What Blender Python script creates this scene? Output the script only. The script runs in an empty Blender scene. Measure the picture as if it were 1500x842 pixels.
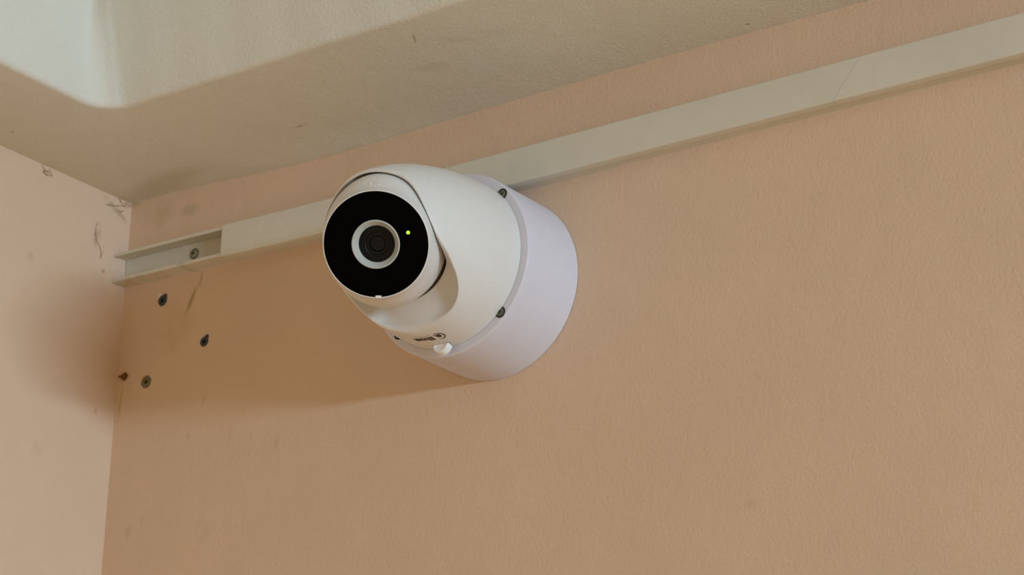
import bpy, bmesh, math, random
from mathutils import Vector, Matrix
random.seed(7)
scene = bpy.context.scene
MM = 0.001

# ------------------------------------------------------------------ camera
cam_right = Vector((0.82412747, 0.56625518, 0.01299908))
cam_up = Vector((0.18033215, -0.28407298, 0.94169149))
cam_fwd = Vector((-0.53693037, 0.77372967, 0.33622636))
cam_pos = Vector((1.160219, -1.107756, -0.629746))
cd = bpy.data.cameras.new('camera')
cd.sensor_width = 36.0
cd.lens = 2938.16 / 1500.0 * 36.0
cd.clip_start = 0.02
cd.clip_end = 50
cd.dof.use_dof = True
cd.dof.focus_distance = 1.33
cd.dof.aperture_fstop = 16.0
cam = bpy.data.objects.new('camera', cd)
scene.collection.objects.link(cam)
mw = Matrix((cam_right, cam_up, -cam_fwd)).transposed().to_4x4()
mw.translation = cam_pos
cam.matrix_world = mw
scene.camera = cam

# ------------------------------------------------------------------ light
world = bpy.data.worlds.new('room_ambient')
scene.world = world
world.use_nodes = True
bg = world.node_tree.nodes['Background']
bg.inputs[0].default_value = (0.452, 0.325, 0.168, 1)      # warm bounce of the room around
bg.inputs[1].default_value = 1.0

ld = bpy.data.lights.new('tube_lamp', 'AREA')              # long cool strip lamp on the far right wall
ld.shape = 'RECTANGLE'
ld.size = 1.15
ld.size_y = 0.14
ld.energy = 60.0
ld.color = (0.69, 0.98, 1.23)
lamp = bpy.data.objects.new('tube_lamp', ld)
scene.collection.objects.link(lamp)
lp = Vector((3.95, -1.22, -0.30))
zax = (lp - Vector((0.25, -0.05, -0.2))).normalized()
xax = Vector((0, 1, 0)); xax = (xax - zax * xax.dot(zax)).normalized()
yax = zax.cross(xax)
m = Matrix((xax, yax, zax)).transposed().to_4x4(); m.translation = lp
lamp.matrix_world = m

vs = scene.view_settings
vs.view_transform = 'Standard'
vs.look = 'None'
vs.exposure = 0.03
vs.gamma = 1.0
vs.use_curve_mapping = False

# ------------------------------------------------------------------ helpers
COL = scene.collection
def link(name, me, mats=None, parent=None):
    o = bpy.data.objects.new(name, me)
    COL.objects.link(o)
    if mats:
        for mt in (mats if isinstance(mats, (list, tuple)) else [mats]):
            me.materials.append(mt)
    if parent: o.parent = parent
    return o
def empty(name, loc, parent=None):
    o = bpy.data.objects.new(name, None)
    o.empty_display_size = 0.02
    o.location = loc
    COL.objects.link(o)
    if parent: o.parent = parent
    return o
def tag(o, label, cat, group=None):
    o['label'] = label; o['category'] = cat
    if group: o['group'] = group
def mesh(name, verts, faces, smooth=True, sharp=35):
    me = bpy.data.meshes.new(name)
    me.from_pydata([tuple(v) for v in verts], [], faces)
    bm = bmesh.new(); bm.from_mesh(me)
    bmesh.ops.recalc_face_normals(bm, faces=bm.faces)
    bm.to_mesh(me); bm.free()
    if smooth:
        me.shade_smooth()
        me.set_sharp_from_angle(angle=math.radians(sharp))
    return me
def lathe(profile, n=96, cap0=False, cap1=False, axis='-y'):
    """profile [(s, r)] in mm; axis -y: s runs towards the room; axis z: s runs along +z"""
    verts, faces = [], []
    for s, r in profile:
        for i in range(n):
            a = 2 * math.pi * i / n
            if axis == '-y': verts.append(Vector((r * math.cos(a), -s, r * math.sin(a))) * MM)
            else: verts.append(Vector((r * math.cos(a), r * math.sin(a), s)) * MM)
    for k in range(len(profile) - 1):
        for i in range(n):
            j = (i + 1) % n
            faces.append((k * n + i, k * n + j, (k + 1) * n + j, (k + 1) * n + i))
    if cap0: faces.append(tuple(range(n)))
    if cap1: faces.append(tuple(range((len(profile) - 1) * n, len(profile) * n)))
    return verts, faces
def box(x0, x1, y0, y1, z0, z1):
    v = [(x, y, z) for x in (x0, x1) for y in (y0, y1) for z in (z0, z1)]
    v = [Vector(q) * MM for q in v]
    f = [(0, 1, 3, 2), (4, 6, 7, 5), (0, 4, 5, 1), (2, 3, 7, 6), (0, 2, 6, 4), (1, 5, 7, 3)]
    return v, f
def merge(*parts):
    V, F = [], []
    for v, f in parts:
        o = len(V); V += list(v); F += [tuple(i + o for i in q) for q in f]
    return V, F
def tube(pts, rad, n=6):
    """thin tube through points in mm; rad a number or list"""
    V, F = [], []
    P = [Vector(p) for p in pts]
    for k, p in enumerate(P):
        t = (P[min(k + 1, len(P) - 1)] - P[max(k - 1, 0)]).normalized()
        u = t.cross(Vector((0.3, 0.5, 0.81))).normalized(); w = t.cross(u)
        r = rad[k] if isinstance(rad, (list, tuple)) else rad
        for i in range(n):
            a = 2 * math.pi * i / n
            V.append((p + r * (math.cos(a) * u + math.sin(a) * w)) * MM)
    for k in range(len(P) - 1):
        for i in range(n):
            j = (i + 1) % n
            F.append((k * n + i, k * n + j, (k + 1) * n + j, (k + 1) * n + i))
    F.append(tuple(range(n))); F.append(tuple(range((len(P) - 1) * n, len(P) * n)))
    return V, F
def interp(tbl, x):
    if x <= tbl[0][0]: return tbl[0][1]
    for (a, fa), (b, fb) in zip(tbl, tbl[1:]):
        if x <= b:
            t = (x - a) / (b - a)
            return fa + (fb - fa) * t
    return tbl[-1][1]
def smooth_interp(tbl, x):
    """Catmull-Rom through the table"""
    n = len(tbl)
    if x <= tbl[0][0]: return tbl[0][1]
    if x >= tbl[-1][0]: return tbl[-1][1]
    for i in range(n - 1):
        if x <= tbl[i + 1][0]:
            x0, y0 = tbl[i]; x1, y1 = tbl[i + 1]
            m0 = (y1 - tbl[i - 1][1]) / (x1 - tbl[i - 1][0]) if i > 0 else 0
            m1 = (tbl[i + 2][1] - y0) / (tbl[i + 2][0] - x0) if i + 2 < n else 0
            h = x1 - x0; t = (x - x0) / h
            return ((2*t**3 - 3*t*t + 1) * y0 + (t**3 - 2*t*t + t) * h * m0 +
                    (-2*t**3 + 3*t*t) * y1 + (t**3 - t*t) * h * m1)

# ------------------------------------------------------------------ materials
class NT:
    def __init__(s, name, rough=0.6, spec=0.35):
        s.m = bpy.data.materials.new(name); s.m.use_nodes = True
        s.t = s.m.node_tree; s.b = s.t.nodes['Principled BSDF']
        s.b.inputs['Roughness'].default_value = rough
        s.b.inputs['Specular IOR Level'].default_value = spec
        s.geo = s.t.nodes.new('ShaderNodeNewGeometry')
    def n(s, t, **kw):
        q = s.t.nodes.new(t)
        for k, v in kw.items(): setattr(q, k, v)
        return q
    def l(s, a, b): s.t.links.new(a, b)
    def noise(s, scale, detail=3, rough=0.5, vec=None, dist=0):
        q = s.n('ShaderNodeTexNoise'); q.inputs['Scale'].default_value = scale
        q.inputs['Detail'].default_value = detail; q.inputs['Roughness'].default_value = rough
        q.inputs['Distortion'].default_value = dist
        s.l(vec or s.geo.outputs['Position'], q.inputs['Vector']); return q.outputs['Fac']
    def ramp(s, src, a, b, lo=0.0, hi=1.0):
        q = s.n('ShaderNodeMapRange'); q.interpolation_type = 'SMOOTHSTEP'
        q.inputs['From Min'].default_value = a; q.inputs['From Max'].default_value = b
        q.inputs['To Min'].default_value = lo; q.inputs['To Max'].default_value = hi
        s.l(src, q.inputs['Value']); return q.outputs['Result']
    def math(s, op, a, b):
        q = s.n('ShaderNodeMath', operation=op)
        for i, v in enumerate((a, b)):
            if isinstance(v, (int, float)): q.inputs[i].default_value = v
            else: s.l(v, q.inputs[i])
        return q.outputs[0]
    def mix(s, fac, a, b):
        q = s.n('ShaderNodeMix', data_type='RGBA')
        if isinstance(fac, (int, float)): q.inputs[0].default_value = fac
        else: s.l(fac, q.inputs[0])
        for i, v in ((6, a), (7, b)):
            if isinstance(v, tuple): q.inputs[i].default_value = (*v, 1)
            else: s.l(v, q.inputs[i])
        return q.outputs[2]
    def color(s, c):
        if isinstance(c, tuple): s.b.inputs['Base Color'].default_value = (*c, 1)
        else: s.l(c, s.b.inputs['Base Color'])
    def bump(s, h, strength, dist):
        q = s.n('ShaderNodeBump'); q.inputs['Strength'].default_value = strength
        q.inputs['Distance'].default_value = dist
        s.l(h, q.inputs['Height']); s.l(q.outputs[0], s.b.inputs['Normal'])
    def stain(s, col, c, rad, color, amount, rot=0.0, plane='xz', noise=120.0):
        """soft elongated blot at c (mm) with radii rad (mm) on a plane"""
        mp = s.n('ShaderNodeMapping', vector_type='TEXTURE')
        p3 = {'xz': (c[0], 0, c[1]), 'yz': (0, c[0], c[1]), 'xy': (c[0], c[1], 0)}[plane]
        mp.inputs['Location'].default_value = [q * MM for q in p3]
        r3 = {'xz': (0, rot, 0), 'yz': (rot, 0, 0), 'xy': (0, 0, rot)}[plane]
        mp.inputs['Rotation'].default_value = r3
        s3 = {'xz': (rad[0], 1e5, rad[1]), 'yz': (1e5, rad[0], rad[1]), 'xy': (rad[0], rad[1], 1e5)}[plane]
        mp.inputs['Scale'].default_value = [q * MM for q in s3]
        s.l(s.geo.outputs['Position'], mp.inputs['Vector'])
        ln = s.n('ShaderNodeVectorMath', operation='LENGTH'); s.l(mp.outputs[0], ln.inputs[0])
        f = s.ramp(ln.outputs['Value'], 0.25, 1.0, 1.0, 0.0)
        if noise:
            nz = s.ramp(s.noise(noise, 4, 0.6), 0.35, 0.65)
            f = s.math('MULTIPLY', f, nz)
        f = s.math('MULTIPLY', f, amount)
        return s.mix(f, col, color)

PEACH = (0.735, 0.535, 0.385)
def paint(name, base, var=0.022, bumps=0.33, rough=0.75, stains_and_shade=(), plane='xz'):
    t = NT(name, rough, 0.2)
    d = tuple(c * (1 - var) for c in base); h = tuple(min(1, c * (1 + var)) for c in base)
    col = t.mix(t.ramp(t.noise(9, 5, 0.6), 0.3, 0.7), d, h)
    spk = t.ramp(t.noise(700, 2, 0.5), 0.3, 0.7)
    col = t.mix(t.math('MULTIPLY', spk, 0.10), col, tuple(c * 0.75 for c in base))
    for st in stains_and_shade: col = t.stain(col, *st[:4], rot=st[4] if len(st) > 4 else 0, plane=plane, noise=st[5] if len(st) > 5 else 120.0)
    t.color(col)
    h1 = t.noise(380, 3, 0.6); h2 = t.noise(45, 3, 0.5)
    t.bump(t.math('ADD', h1, t.math('MULTIPLY', h2, 1.2)), bumps, 0.0012)
    return t.m
BR = (0.30, 0.19, 0.09)
wall_back_mat = paint('peach_wall_paint', PEACH, stains_and_shade=[
    ((77, -99), (3.2, 17), (0.26, 0.18, 0.07), 0.6, 0.42, 0),
    ((86, -83), (2.5, 10), (0.34, 0.25, 0.12), 0.4, 0.2, 0),
    ((60, -118), (34, 34), (0.55, 0.36, 0.20), 0.30, 0, 30.0),
    ((8, -152), (9, 6), (0.25, 0.14, 0.05), 0.7, 0, 200.0),
    ((5.5, -174), (1.6, 22), (0.33, 0.21, 0.10), 0.4, 0.08, 0),
    ((41, -88.5), (4, 3.4), (0.80, 0.72, 0.66), 0.9, 0, 0),
    ((34, -16), (24, 16), (0.48, 0.35, 0.21), 0.4, 0, 25.0),
    ((68, -19), (14, 8), (0.42, 0.36, 0.22), 0.4, 0, 0),
    ((98, -186), (1.2, 8), (0.40, 0.27, 0.17), 0.3, 0.2, 0),
    ((128, -218), (1.2, 12), (0.42, 0.28, 0.18), 0.25, 0.15, 0),
    ((84, -213), (3, 4), (0.42, 0.28, 0.18), 0.25, 0, 0),
    ((176, -232), (3, 6), (0.45, 0.31, 0.21), 0.25, 0.1, 0),
    ((26, -283), (5, 8), (0.45, 0.30, 0.20), 0.25, 0.1, 0),
    ((40, -275), (3, 6), (0.45, 0.30, 0.20), 0.2, 0.1, 0),
    ((105, -290), (10, 14), (0.52, 0.36, 0.25), 0.4, 0, 60.0),
    ((580, -330), (7, 5), (0.45, 0.33, 0.22), 0.35, 0, 60.0),
])
wall_left_mat = paint('peach_side_wall_paint', PEACH, bumps=0.3, plane='yz', stains_and_shade=[
    ((-36, -38), (6, 16), (0.40, 0.28, 0.17), 0.75, -0.15, 180.0),
    ((-29, -52), (2.0, 8), (0.33, 0.21, 0.11), 0.8, -0.25, 120.0),
    ((-18, -9), (26, 4), (0.36, 0.26, 0.14), 0.7, -0.5, 120.0),
    ((-26, -67), (3, 2.4), (0.40, 0.27, 0.15), 0.7, 0, 0),
    ((-104, -78), (5, 6), (0.50, 0.36, 0.26), 0.5, 0, 120.0),
    ((-21, -185), (2.5, 5), (0.47, 0.33, 0.24), 0.5, 0, 0),
    ((-78, -230), (8, 10), (0.60, 0.43, 0.31), 0.4, 0, 90.0),
])
ceiling_mat = paint('ceiling_whitewash', (0.74, 0.72, 0.645), var=0.02, bumps=0.4, plane='xy', stains_and_shade=[
    ((420, -100), (46, 11), (0.40, 0.33, 0.20), 0.2, 0.25, 60.0),
    ((376, -76), (26, 8), (0.40, 0.33, 0.20), 0.18, 0.1, 60.0),
    ((388, -118), (1.3, 11), (0.34, 0.26, 0.16), 0.6, 0.5, 0),
    ((226, -48), (9, 1.6), (0.34, 0.27, 0.18), 0.7, 0, 150.0),
    ((55, -20), (70, 22), (0.45, 0.34, 0.21), 0.33, -0.2, 0),  # soft corner shading painted into the ceiling colour
    ((30, -160), (2.2, 1.6), (0.35, 0.25, 0.10), 0.8, 0, 0),
    ((592, -12), (2.2, 1.6), (0.33, 0.26, 0.15), 0.8, 0, 0),
])
def plain(name, c, rough=0.45, spec=0.4, var=0.03, bumps=0.0, metallic=0.0):
    t = NT(name, rough, spec)
    if var: t.color(t.mix(t.ramp(t.noise(60, 4, 0.6), 0.3, 0.7), tuple(q * (1 - var) for q in c), tuple(min(1, q * (1 + var)) for q in c)))
    else: t.color(c)
    t.b.inputs['Metallic'].default_value = metallic
    if bumps: t.bump(t.noise(900, 2), bumps, 0.0004)
    return t.m
trunk_t = NT('trunking_plastic', 0.5, 0.35)
_c = trunk_t.mix(trunk_t.ramp(trunk_t.noise(25, 4, 0.6), 0.3, 0.7), (0.655, 0.615, 0.52), (0.695, 0.655, 0.56))
_c = trunk_t.stain(_c, (90.5, -69.5), (1.8, 1.8), (0.25, 0.12, 0.04), 0.9, noise=0)
_c = trunk_t.stain(_c, (78, -71), (7, 6), (0.46, 0.43, 0.33), 0.8, noise=0)
_c = trunk_t.stain(_c, (78, -59), (9, 9), (0.44, 0.40, 0.29), 0.6, noise=120)
_c = trunk_t.stain(_c, (20, -76), (45, 5), (0.48, 0.36, 0.23), 0.6, noise=90)
trunk_t.color(_c); trunk_mat = trunk_t.m
shell_mat = plain('camera_shell_white', (0.745, 0.725, 0.70), 0.42, 0.35, 0.012)
tab_mat = plain('tab_white', (0.86, 0.85, 0.84), 0.35, 0.4, 0.01)
mount_mat = plain('mount_lavender_white', (0.69, 0.665, 0.73), 0.5, 0.35, 0.012)
glass_mat = plain('black_face_glass', (0.0012, 0.0012, 0.0014), 0.12, 0.03, 0)
lens_body_mat = plain('lens_black', (0.006, 0.0056, 0.005), 0.4, 0.2, 0)
lens_glass_mat = plain('lens_glass', (0.004, 0.0042, 0.006), 0.08, 0.25, 0)
ring_mat = plain('lens_ring_grey', (0.52, 0.53, 0.495), 0.45, 0.35, 0.02)
screw_mat = plain('dark_steel', (0.16, 0.165, 0.14), 0.38, 0.5, 0.15, metallic=0.6)
screw_rim_mat = plain('screw_recess_black', (0.035, 0.037, 0.028), 0.6, 0.2, 0)
zinc_mat = plain('dull_zinc', (0.34, 0.33, 0.26), 0.45, 0.4, 0.2, metallic=0.4)
washer_mat = plain('grimy_washer', (0.17, 0.16, 0.105), 0.6, 0.3, 0.3)
logo_mat = plain('logo_print', (0.045, 0.035, 0.03), 0.6, 0.2, 0)
blue_plug_mat = plain('slate_blue_plug', (0.055, 0.068, 0.088), 0.6, 0.3, 0.2)
olive_plug_mat = plain('olive_plug', (0.19, 0.165, 0.085), 0.6, 0.3, 0.15)
hole_mat = plain('plug_bore_black', (0.008, 0.008, 0.01), 0.8, 0.1, 0)
rust_mat = plain('rusty_iron', (0.19, 0.085, 0.025), 0.8, 0.2, 0.4)
web_mat = plain('dusty_cobweb', (0.44, 0.30, 0.19), 0.9, 0.1, 0.3)
led = bpy.data.materials.new('green_led'); led.use_nodes = True
_b = led.node_tree.nodes['Principled BSDF']
_b.inputs['Base Color'].default_value = (0.1, 0.4, 0.01, 1)
_b.inputs['Emission Color'].default_value = (0.42, 1.0, 0.03, 1)
_b.inputs['Emission Strength'].default_value = 1.6

# ------------------------------------------------------------------ structure
def structure(name, vf, mt, smooth=False):
    o = link(name, mesh(name, *vf, smooth=smooth), mt); o['kind'] = 'structure'; return o
structure('wall_back', box(-120, 4300, 0, 120, -2600, 260), wall_back_mat)
structure('wall_left', box(-120, 0, -3200, 0, -2600, 260), wall_left_mat)

# ceiling: lower soffit band along both walls, rounded inner corner, raised middle
SX, SY, RC = 117.5, 147.2, 24.0
dip = [(0, 1.9), (40, 1.2), (86, 0), (156, -3.4), (227, -5.3), (300, -3.6), (358, -2.2), (534, -0.3), (670, -0.9), (800, 0), (3300, 0)]
path = []     # (outer point, inner point, inner normal towards the room centre)
xs = [4300, 3200, 2400, 1600, 1200] + [x for x in range(1000, 150, -10)]
for x in xs: path.append(((x, 0), (x, -SY), (0, -1)))
cx, cy = SX + RC, -SY - RC
for k in range(0, 13):
    a = math.radians(90 + 90 * k / 12)
    ix, iy = cx + RC * math.cos(a), cy + RC * math.sin(a)
    t = k / 12
    ox, oy = ((SX + RC) * (1 - t * 2), 0) if t <= 0.5 else (0, -(SY + RC) * (t - 0.5) * 2)
    path.append(((ox, oy), (ix, iy), (-math.cos(a), -math.sin(a))))
for y in [-180, -200, -230, -260, -300, -400, -700, -1200, -2000, -3200]:
    path.append(((0, y), (SX, y), (1, 0)))
V, F = [], []
rows = None
for (ox, oy), (ix, iy), (nx, ny) in path:
    onback = oy == 0
    z0 = smooth_interp(dip, ox) if onback else 1.5
    d = Vector((ix - ox, iy - oy)); L = d.length; d /= L
    wob = 0.8 * math.sin(ox * 0.043) + 0.6 * math.sin(ox * 0.117 + 1)
    col = []
    for s, zz in ((-3, z0), (0, z0), (6, z0 * 0.75), (18, z0 * 0.3), (40, 0)):
        col.append((ox + d.x * s, oy + d.y * s, zz))
    lean_b = 0.27 * max(0.0, -ny)
    e = Vector((ix, iy)) + Vector((nx, ny)) * (wob * 0.6)
    nn = Vector((nx, ny))
    f = 5.0
    for q in (0, 0.25, 0.5, 0.75, 1.0):     # small plaster radius at the arris
        a = q * math.pi / 2
        p = e - nn * f * (1 - math.sin(a)); z = f * (1 - math.cos(a))
        col.append((p.x, p.y, z))
    for z in (25, 60, 100, 150, 200):
        p = e + nn * 0 + Vector((0, -1)) * 0.27 * (z - f) * max(0.0, -ny)
        col.append((p.x, p.y, z))
    V += [Vector(q) * MM for q in col]; rows = len(col)
for k in range(len(path) - 1):
    for r in range(rows - 1):
        F.append((k * rows + r, k * rows + r + 1, (k + 1) * rows + r + 1, (k + 1) * rows + r))
ceil_vf = merge((V, F), box(0, 4300, -3200, 0, 199, 260))
structure('ceiling', ceil_vf, ceiling_mat, smooth=True)

# ------------------------------------------------------------------ cable trunking
ZT, ZB, TD = -48.6, -75.0, 16.4
bow = [(-10, 0.8), (60, 0.4), (120, 0.1), (210, -1.1), (344, -1.1), (540, -0.2), (790, 1.0), (1200, 1.4), (3200, 1.4)]
XSEG = [0.6, 40, 80, 121] + list(range(140, 820, 20)) + [900, 1100, 1500, 2200, 3150, 4250]
def extrude_profile(prof, x0, x1, slant=0.0, slant1=None):
    """closed profile [(y,z)] swept along x following the bow; slant shears the end faces along z"""
    xs = [x0] + [x for x in XSEG if x0 + 2 < x < x1 - (24 if slant1 else 2)] + [x1]
    V, F = [], []; n = len(prof)
    for i, x in enumerate(xs):
        for y, z in prof:
            xx = x
            if i == 0: xx += slant * (z - ZT)
            if i == len(xs) - 1: xx += (slant1 or 0) * (z - ZT)
            V.append(Vector((xx, y, z + smooth_interp(bow, x))) * MM)
    for i in range(len(xs) - 1):
        for j in range(n):
            k = (j + 1) % n
            F.append((i * n + j, i * n + k, (i + 1) * n + k, (i + 1) * n + j))
    F.append(tuple(range(n))); F.append(tuple(range((len(xs) - 1) * n, len(xs) * n)))
    return V, F
trunk = empty('cable_trunking', (0, 0, 0))
tag(trunk, 'long off-white plastic cable trunking running along the back wall under the ceiling', 'cable trunking')
w = 1.5
zt, zb = ZT - 0.9, ZB + 0.3
chan = [(0, zb), (-15.4, zb), (-15.4, zb + 2.6), (-14.2, zb + 2.6), (-14.2, zb + w), (-w, zb + w),
        (-w, zt - w), (-14.2, zt - w), (-14.2, zt - 2.6), (-15.4, zt - 2.6), (-15.4, zt), (0, zt)]
link('channel', mesh('channel', *extrude_profile(chan, 0.6, 4250), sharp=20), trunk_mat, trunk)
lid = [(-9.5, ZB - 0.7), (-14.6, ZB - 0.7), (-15.6, ZB - 0.45), (-16.2, ZB + 0.2), (-TD, ZB + 1.2), (-TD, ZT - 0.6), (-15.6, ZT + 0.2), (-9.5, ZT + 0.2),
       (-9.5, ZT - 0.8), (-15.4, ZT - 0.8), (-15.4, ZB + 0.2), (-9.5, ZB + 0.2)]
SL = 17.6 / 23.2
xj = 675.1
link('lid', mesh('lid', *extrude_profile(lid, 121.2, xj - 0.13, 0.0, SL), sharp=20), trunk_mat, trunk)
link('lid', mesh('lid', *extrude_profile(lid, xj + 0.13, 4250, SL), sharp=20), trunk_mat, trunk)

def cross_screw(parent, loc, r, mt, rim_r=None, dome=1.3, rot=0.4, rim_mt=None):
    """round head with cross recess facing the room (-y); loc in mm relative to parent"""
    head = [(0.0, r), (0.35 * dome, r), (0.75 * dome, r * 0.82), (dome, r * 0.5), (dome, r * 0.02)]
    o = link('screw', mesh('screw', *lathe(head, 32, cap1=True)), mt, parent)
    o.location = Vector(loc) * MM
    if rim_r:
        v, f = lathe([(-0.3, rim_r), (0.25, rim_r), (0.5, rim_r * 0.93), (0.5, r * 0.98), (0.0, r * 0.96)], 32)  # trunking: washer; box: black ring painted in for the shaded screw recess
        q = link('washer_or_recess_ring', mesh('washer_or_recess_ring', v, f), rim_mt or screw_rim_mat, o)
    a = box(-r * 0.55, r * 0.55, -dome - 0.12, -dome + 0.4, -r * 0.13, r * 0.13)
    b = box(-r * 0.13, r * 0.13, -dome - 0.125, -dome + 0.4, -r * 0.55, r * 0.55)
    q = link('cross_recess', mesh('cross_recess', *merge(a, b), smooth=False), screw_rim_mat, o)
    q.rotation_euler = (0, rot, 0)
    return o
cross_screw(trunk, (78.5, -w - 0.1, -59.8), 3.5, zinc_mat, 4.7, 1.6, rim_mt=washer_mat)

# ------------------------------------------------------------------ mounting box
XC, ZC, H, RD = 379.87, -147.63, 60.75, 60.8
mount = empty('mounting_box', Vector((XC, 0, ZC)) * MM)
tag(mount, 'round lavender-white junction box fixed to the wall behind the dome camera', 'junction box')
prof = [(0.4, 67.7)]
prof += [(s, 67.7 - 0.7 * s / 57.5) for s in (10, 20, 30, 40, 50, 59.2)]
for k in range(1, 7):
    a = math.radians(15 * k); prof.append((59.2 + 1.55 * math.sin(a), 67.0 - 1.4 * (1 - math.cos(a))))
prof += [(H, 60), (H, 1)]
link('housing', mesh('housing', *lathe(prof, 160, cap0=True, cap1=True), sharp=50), mount_mat, mount)
for ang in (44, -44, -134, 136):
    a = math.radians(ang)
    rs = 60.2 if ang == -134 else 61.8
    cross_screw(mount, (rs * math.cos(a), -H, rs * math.sin(a)), 3.0, screw_mat, 4.1, 0.9, rot=ang)
v, f = lathe([(0, 1.0), (0.6, 0.8), (0.8, 0.05)], 12, cap1=True)
o = link('moulding_pip', mesh('moulding_pip', v, f), mount_mat, mount)
o.location = Vector((52.2, -27, -42.2)) * MM; o.rotation_euler = (math.radians(-90) * 0.6, 0, math.radians(50))

# ------------------------------------------------------------------ turret camera
turret = empty('turret_camera', Vector((XC, -H - 1.0, ZC)) * MM)
tag(turret, 'white dome security camera with round black lens face and green light on the junction box', 'security camera')
HD = 119.0
def dome_r(d): return RD * math.sqrt(max(0.0, 1 - (d / HD) ** 2))
EYE = Vector((-0.4, -69.0, -4.2))            # centre of the swivelling eyeball, mm, from the turret base
opening = [(0, 32.4), (20, 33.8), (36.7, 37.4), (49.6, 46), (62.7, 60.5), (76.6, 75.0), (99, 84.5), (132, 89.2), (157, 94), (180, 95.5)]
open_tbl = [(-20, 33.8)] + opening + [(203, 94)]
def surf(psi, d):
    r = dome_r(d); return Vector((r * math.sin(psi), -d, -r * math.cos(psi)))
NP = 160
V, F = [], []; nrow = None
ax_open = Vector((0, -0.83, -0.56)).normalized()
for i in range(NP):
    psi = 2 * math.pi * i / NP
    pd = math.degrees(psi); pd = min(pd, 360 - pd)
    do = smooth_interp(open_tbl, pd)
    col = [Vector((0.985 * RD * math.sin(psi), 0.9, -0.985 * RD * math.cos(psi))), Vector((RD * math.sin(psi), 0.6, -RD * math.cos(psi)))]
    NR = 26
    fil = 1.6 + 4.5 * max(0.0, 1 - pd / 40) ** 2
    for k in range(NR): col.append(surf(psi, (do - fil) * k / (NR - 1)))
    E = surf(psi, do)
    vv = E - EYE; dist = vv.length
    low = min(1.0, max(0.0, (dist - 47.5) / 10)); low = low * low * (3 - 2 * low)
    rt = min(46.3 - 2.9 * abs(math.sin(psi)) * low, dist - 0.6)
    ax = vv.normalized().cross(ax_open).normalized()
    T = EYE + Matrix.Rotation(math.radians(-12 * low), 3, ax) @ (vv.normalized() * rt)
    inward = T - E
    # concave sag of the scoop, pushed towards the wall and outwards
    sagdir = (Vector((0, 1, 0)) * 1.0 + Vector((vv.x, 0, vv.z)).normalized() * 0.25).normalized()
    qs = min(1.0, pd / 62); sag = (0.08 + 0.44 * qs * qs * (3 - 2 * qs)) * inward.length * low
    A = surf(psi, do - fil); B = E + inward.normalized() * min(fil, inward.length * 0.6) + sagdir * (sag * 0.12)
    for q in (0.25, 0.5, 0.75, 1.0): col.append(A * (1 - q) ** 2 + E * 2 * q * (1 - q) + B * q * q)
    for q in (0.12, 0.25, 0.4, 0.55, 0.7, 0.85, 1.0):
        col.append(B.lerp(T, q) + sagdir * (sag * 4 * q * (1 - q) * 0.8))
    ax = vv.normalized().cross(ax_open).normalized()
    for ang in (-6, -14, -24):
        col.append(EYE + Matrix.Rotation(math.radians(ang), 3, ax) @ (T - EYE))
    V += [q * MM for q in col]; nrow = len(col)
for i in range(NP):
    j = (i + 1) % NP
    for r in range(nrow - 1):
        F.append((i * nrow + r, i * nrow + r + 1, j * nrow + r + 1, j * nrow + r))
F.append(tuple(i * nrow for i in range(NP)))
cover = link('cover', mesh('cover', V, F, sharp=60), shell_mat, turret)

# release tab on the lower edge of the cover
def half_disc(r, t, n=20):
    """half disc in xz (round side -z), extruded along -y, with a small raised rim"""
    V, F = [], []
    pts = [(r * math.cos(math.pi * k / n), -r * math.sin(math.pi * k / n)) for k in range(n + 1)]
    inn = [(0.74 * x, 0.74 * z - 0.1) for x, z in pts]
    rings = [(pts, 0), (pts, -t + 0.4), ([(0.96 * x, 0.96 * z) for x, z in pts], -t), (inn, -t), ([(0.94 * x, 0.96 * z) for x, z in inn], -t + 0.6)]
    m = n + 1
    for ring, y in rings: V += [Vector((x, y, z)) * MM for x, z in ring]
    for k in range(len(rings) - 1):
        for i in range(n): F.append((k * m + i, k * m + i + 1, (k + 1) * m + i + 1, (k + 1) * m + i))
        F.append((k * m, (k + 1) * m, (k + 1) * m + n, k * m + n))
    F.append(tuple(range(m))); F.append(tuple(range((len(rings) - 1) * m, len(rings) * m)))
    return V, F
tab = link('release_tab', mesh('release_tab', *half_disc(6.3, 5.0), sharp=30), tab_mat, turret)
tab.location = Vector((1.8, -3.4, -61.8)) * MM
tab['label'] = 'small white half-round release tab'
tab.rotation_euler = (math.radians(-12), 0, 0)

# text helper ------------------------------------------------------
def text_mesh(txt, size, extrude=0.0, offset=0.0, spacing=1.0):
    cu = bpy.data.curves.new('lettering_source', 'FONT')
    cu.body = txt; cu.size = size; cu.extrude = extrude; cu.offset = offset
    cu.align_x = 'CENTER'; cu.align_y = 'CENTER'; cu.space_character = spacing; cu.resolution_u = 4
    ob = bpy.data.objects.new('lettering_source', cu); COL.objects.link(ob)
    dg = bpy.context.evaluated_depsgraph_get(); dg.update()
    me = ob.evaluated_get(dg).to_mesh()
    V = [v.co.copy() for v in me.vertices]; F = [tuple(p.vertices) for p in me.polygons]
    ob.evaluated_get(dg).to_mesh_clear()
    bpy.data.objects.remove(ob); bpy.data.curves.remove(cu)
    return V, F
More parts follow.
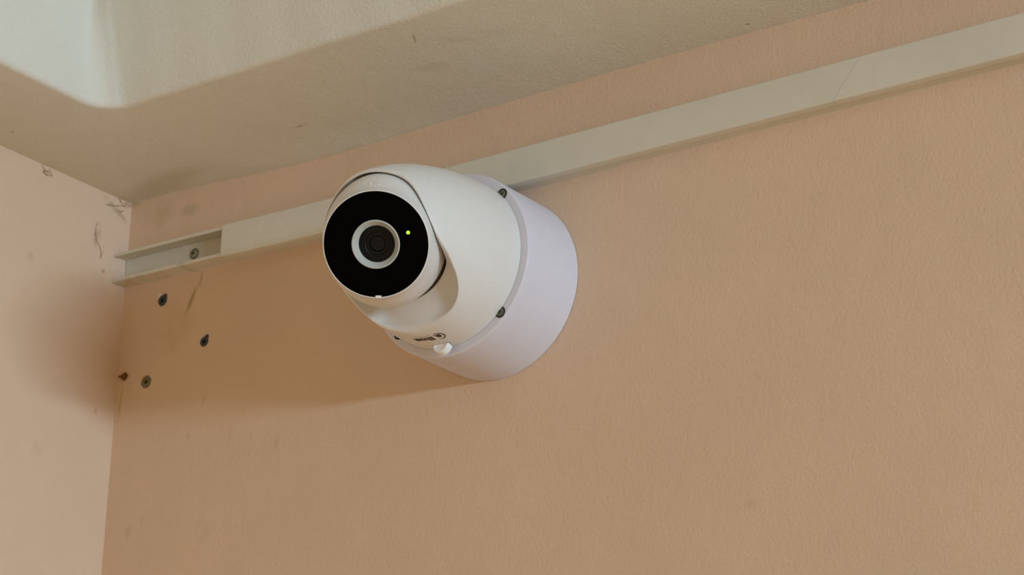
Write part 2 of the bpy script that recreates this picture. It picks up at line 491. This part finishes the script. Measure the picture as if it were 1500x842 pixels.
# printed wordmark under the scoop: reads upside down seen from the room
def on_cover(x, y, lift=0.12):
    """x along reading direction (towards -x), y up in the text (towards the wall), mm"""
    d = 19.6 - y
    psi = (-(x) - 0.7) / dome_r(d)
    p = surf(psi, d)
    n = Vector((p.x / RD ** 2, p.y / HD ** 2, p.z / RD ** 2)).normalized()
    return (p + n * lift) * MM
V, F = text_mesh('lhua', 8.8, 0.0, 0.4, 1.06)
V2, F2 = text_mesh('a', 8.6, 0.0, 0.4)
pts = [on_cover(v.x + 2.6, v.y * 0.9) for v in V]; 
pa = [on_cover(v.x - 9.4, v.y * 0.9 + 0.3) for v in V2]
ring_v, ring_f = [], []
for k in range(33):
    a = math.radians(52 + 272 * k / 32)
    th = 0.9 * math.sin(math.pi * k / 32) ** 0.5 + 0.1
    for rr in (3.9, 3.9 + th): ring_v.append(on_cover(-9.3 + rr * 0.9 * math.cos(a), 0.4 + rr * math.sin(a)))
for k in range(32): ring_f.append((2 * k, 2 * k + 1, 2 * k + 3, 2 * k + 2))
line_v = [on_cover(x, y) for x in [-5 + 1.2 * k for k in range(13)] for y in (-4.6, -4.8)]
line_f = [(2 * k, 2 * k + 1, 2 * k + 3, 2 * k + 2) for k in range(12)]
lv, lf = merge((pts, F), (pa, F2), (ring_v, ring_f), (line_v, line_f))
logo = link('printed_logo', mesh('printed_logo', lv, lf, smooth=False), logo_mat, cover)
logo['label'] = 'dark printed maker logo with encircled first letter'

# eyeball -------------------------------------------------------------
def pixel_ray(px, py):
    return (cam_fwd + cam_right * (px - 750) / 2938.16 - cam_up * (py - 421) / 2938.16).normalized()
FACE_S = 35.0
FACE_N = Vector((0.405, -0.80, -0.43)).normalized()      # where the lens looks
n_eye = FACE_N
upv = Vector((0.02, 0.0, 1.0)); 
xv = Vector((0.80, 0.30, 0.0))
ez = n_eye
ey = (Vector((0.0, 0, 1)) - ez * ez.z).normalized()
ROLL = math.radians(-2.0)
ey = Matrix.Rotation(ROLL, 3, ez) @ ey
ex = ey.cross(ez)
eye_rot = Matrix((ex, ey, ez)).transposed()
eye = empty('eyeball', EYE * MM, turret)
eye.rotation_euler = eye_rot.to_euler()
RE = 45.0
prof = []
for k in range(0, 25):
    s = -36 + 58.5 * k / 24
    prof.append((s, math.sqrt(RE * RE - s * s)))
s0, r0 = prof[-1]
for q in (0.2, 0.4, 0.6, 0.8, 1.0):
    prof.append((s0 + (33.6 - s0) * q, r0 + (35.6 - r0) * (1 - (1 - q) ** 1.6)))
prof += [(34.4, 35.45), (34.9, 35.1), (35.0, 34.75), (34.7, 34.5), (33.5, 34.4)]
ev, ef = lathe(prof, 128, axis='z')
def squeeze(sv):       # the ball is narrower than tall behind the round face
    q = min(1.0, max(0.0, (sv - 6) / 27.6)); q = q * q * (3 - 2 * q)
    return 0.915 + 0.085 * q
ev = [Vector((p.x * squeeze(p.z / MM), p.y, p.z)) for p in ev]
link('eyeball_shell', mesh('eyeball_shell', ev, ef, sharp=50), shell_mat, eye)
face = link('face_glass', mesh('face_glass', *lathe([(33.5, 34.5), (34.75, 34.5), (34.85, 34.1), (34.85, 15.5), (33.0, 15.5)], 128, axis='z'), sharp=30), glass_mat, eye)
face['label'] = 'round glossy black face plate'
ring = link('lens_ring', mesh('lens_ring', *lathe([(34.0, 15.9), (35.5, 15.9), (35.8, 15.6), (35.8, 15.1), (31.6, 12.1), (29.5, 12.0)], 96, axis='z'), sharp=25), ring_mat, eye)
ring['label'] = 'pale grey ring around the lens'
link('lens_barrel', mesh('lens_barrel', *lathe([(29.5, 12.3), (31.2, 12.2), (31.0, 10.9), (30.3, 10.6), (30.3, 8.6), (30.9, 8.3), (30.6, 7.6), (29.4, 7.2), (29.4, 5.4), (28.0, 5.2)], 64, axis='z'), sharp=25), lens_body_mat, eye)
lp_ = [(28.2 + 1.3 * math.cos(math.radians(a)), 5.4 * math.sin(math.radians(a))) for a in range(90, 0, -15)] + [(29.5, 0.05)]
link('lens_glass', mesh('lens_glass', *lathe(lp_, 48, axis='z', cap1=True)), lens_glass_mat, eye)
o = link('indicator_light', mesh('indicator_light', *lathe([(-0.2, 1.15), (0.15, 1.15), (0.3, 0.9), (0.35, 0.05)], 20, axis='z', cap1=True)), led, eye)
o.location = Vector((21.4, 7.6, 34.85)) * MM
o['label'] = 'tiny lit green indicator light'
v, f = box(-1.9, 1.9, -0.75, 0.75, -0.6, 0.35)
o = link('rim_notch', mesh('rim_notch', v, f, smooth=False), tab_mat, eye)
o.location = Vector((1.2, -34.2, 34.85)) * MM
o['label'] = 'small white notch at the lower rim'
# raised UP lettering above the face
V, F = text_mesh('UP', 6.4, 0.5, 0.0, 1.05)
def on_eye(v):
    s = 24.0 - v.y * 0.9
    r = math.sqrt(RE * RE - s * s)
    a = math.radians(93) - v.x / r
    nrm = Vector((r * math.cos(a), r * math.sin(a), s)) / RE
    return (nrm * (RE + 0.1 + v.z)) * MM
link('raised_lettering', mesh('raised_lettering', [on_eye(v) for v in V], F, smooth=False), shell_mat, eye)

# ------------------------------------------------------------------ wall plugs and rusty stub
def wall_plug(name, x, z, r, bore, mt, label, fin=None):
    root = empty(name, Vector((x, 0, z)) * MM)
    v, f = lathe([(-3.0, r * 0.9), (0.2, r), (0.9, r * 0.96), (1.1, r * 0.82), (0.9, bore * 1.3), (0.1, bore)], 28)
    v = [q + Vector((math.sin(q.z * 900) * 0.00018, 0, math.sin(q.x * 1100) * 0.00018)) for q in v]
    link('collar', mesh('collar', v, f), mt, root)
    v, f = lathe([(0.15, bore * 1.1), (0.15, 0.05)], 20, cap1=True)
    link('bore', mesh('bore', v, f), hole_mat, root)
    if fin:
        a, ln = fin
        u = Vector((math.cos(a), 0, math.sin(a))); p = Vector((-u.z, 0, u.x))
        pts = [u * (r * 0.6) - p * r * 0.62, u * (r * 0.6) + p * r * 0.62, u * (r + ln) + p * r * 0.22, u * (r + ln) - p * r * 0.28]
        V = [(q + Vector((0, -0.7, 0))) * MM for q in pts] + [(q + Vector((0, 0.2, 0))) * MM for q in pts]
        F = [(0, 1, 2, 3), (4, 7, 6, 5), (0, 4, 5, 1), (1, 5, 6, 2), (2, 6, 7, 3), (3, 7, 4, 0)]
        link('lock_fin', mesh('lock_fin', V, F, smooth=False), mt, root)
    return root
G = 'old plugs left in the wall'
tag(wall_plug('wall_plug', 45, -93.4, 4.6, 1.6, blue_plug_mat, '', (0.95, 1.6)), 'slate-blue plastic wall plug just below the open trunking end', 'wall plug', G)
tag(wall_plug('wall_plug', 94.6, -137.2, 4.1, 1.7, blue_plug_mat, '', (1.0, 2.2)), 'slate-blue plastic wall plug furthest from the corner, nearest the camera', 'wall plug', G)
tag(wall_plug('wall_plug', 33.4, -160.8, 5.2, 1.5, olive_plug_mat, ''), 'olive-brown round wall plug, lowest of the plugs', 'wall plug', G)
root = empty('rusty_nail', Vector((8.2, 0, -152.2)) * MM)
tag(root, 'rusty brown nail stub in the wall beside the corner', 'nail')
v, f = lathe([(-1, 3.4), (0.6, 3.3), (1.3, 2.5), (1.2, 1.3), (0.6, 0.05)], 14, cap1=True)
v = [q + Vector((math.sin(q.z * 1500) * 0.0006, 0, math.sin(q.x * 1700) * 0.0005)) for q in v]
link('nail_head', mesh('nail_head', v, f), rust_mat, root)
link('bent_tip', mesh('bent_tip', *tube([(-1.5, -0.4, 0.4), (-4.2, -1.2, 0.8), (-6.2, -1.4, 0.3)], [1.3, 1.0, 0.4])), rust_mat, root)

# ------------------------------------------------------------------ cobwebs
def strand(a, b, sag, wig, n=9):
    a, b = Vector(a), Vector(b); pts = []
    for k in range(n):
        t = k / (n - 1)
        pts.append(a.lerp(b, t) + Vector((random.uniform(-wig, wig), random.uniform(-wig, wig), -sag * 4 * t * (1 - t) + random.uniform(-wig, wig))))
    return pts
def cobweb(strands, label, rad=0.35):
    parts = [tube(s, [rad * random.uniform(0.5, 1.4) for _ in s], 5) for s in strands]
    o = link('cobweb', mesh('cobweb', *merge(*parts)), web_mat); tag(o, label, 'cobweb', 'dusty cobwebs under the ceiling'); return o
cobweb([strand((0.4, -101, 0.5), (1.5, -94, -4.0), 1.0, 0.5), strand((0.6, -99, -3.5), (0.6, -91, -5.2), 1.4, 0.5),
        strand((0.6, -94, 0.0), (0.8, -90, -6), 0.2, 0.6), strand((0.6, -100, -4.5), (0.6, -95, -6.5), 0.4, 0.4)],
       'small brown cobweb clump hanging where left wall meets the ceiling', 0.34)
cobweb([strand((0.5, -8, 0.5), (10, -1, -0.5), 0.5, 0.6), strand((0.5, -16, 0.5), (0.8, -2, -1.5), 1.2, 0.5),
        strand((0.5, -30, -9), (0.8, -8, -3), 0.8, 0.4), strand((0.6, -9, -8), (0.6, -14, -10), 0.4, 0.5), strand((12, -1, -1.2), (1, -12, -4), 1.0, 0.7)],
       'dusty brown cobweb strands in the corner of both walls and ceiling', 0.26)
cobweb([strand((0.4, -38, -28), (0.5, -37, -44), 0.2, 0.8), strand((0.4, -39, -38), (0.5, -31, -48), 0.5, 0.6), strand((0.4, -33, -47), (0.5, -28.5, -57), 0.0, 0.5)],
       'thin brown web streak on the left wall above the trunking end', 0.22)
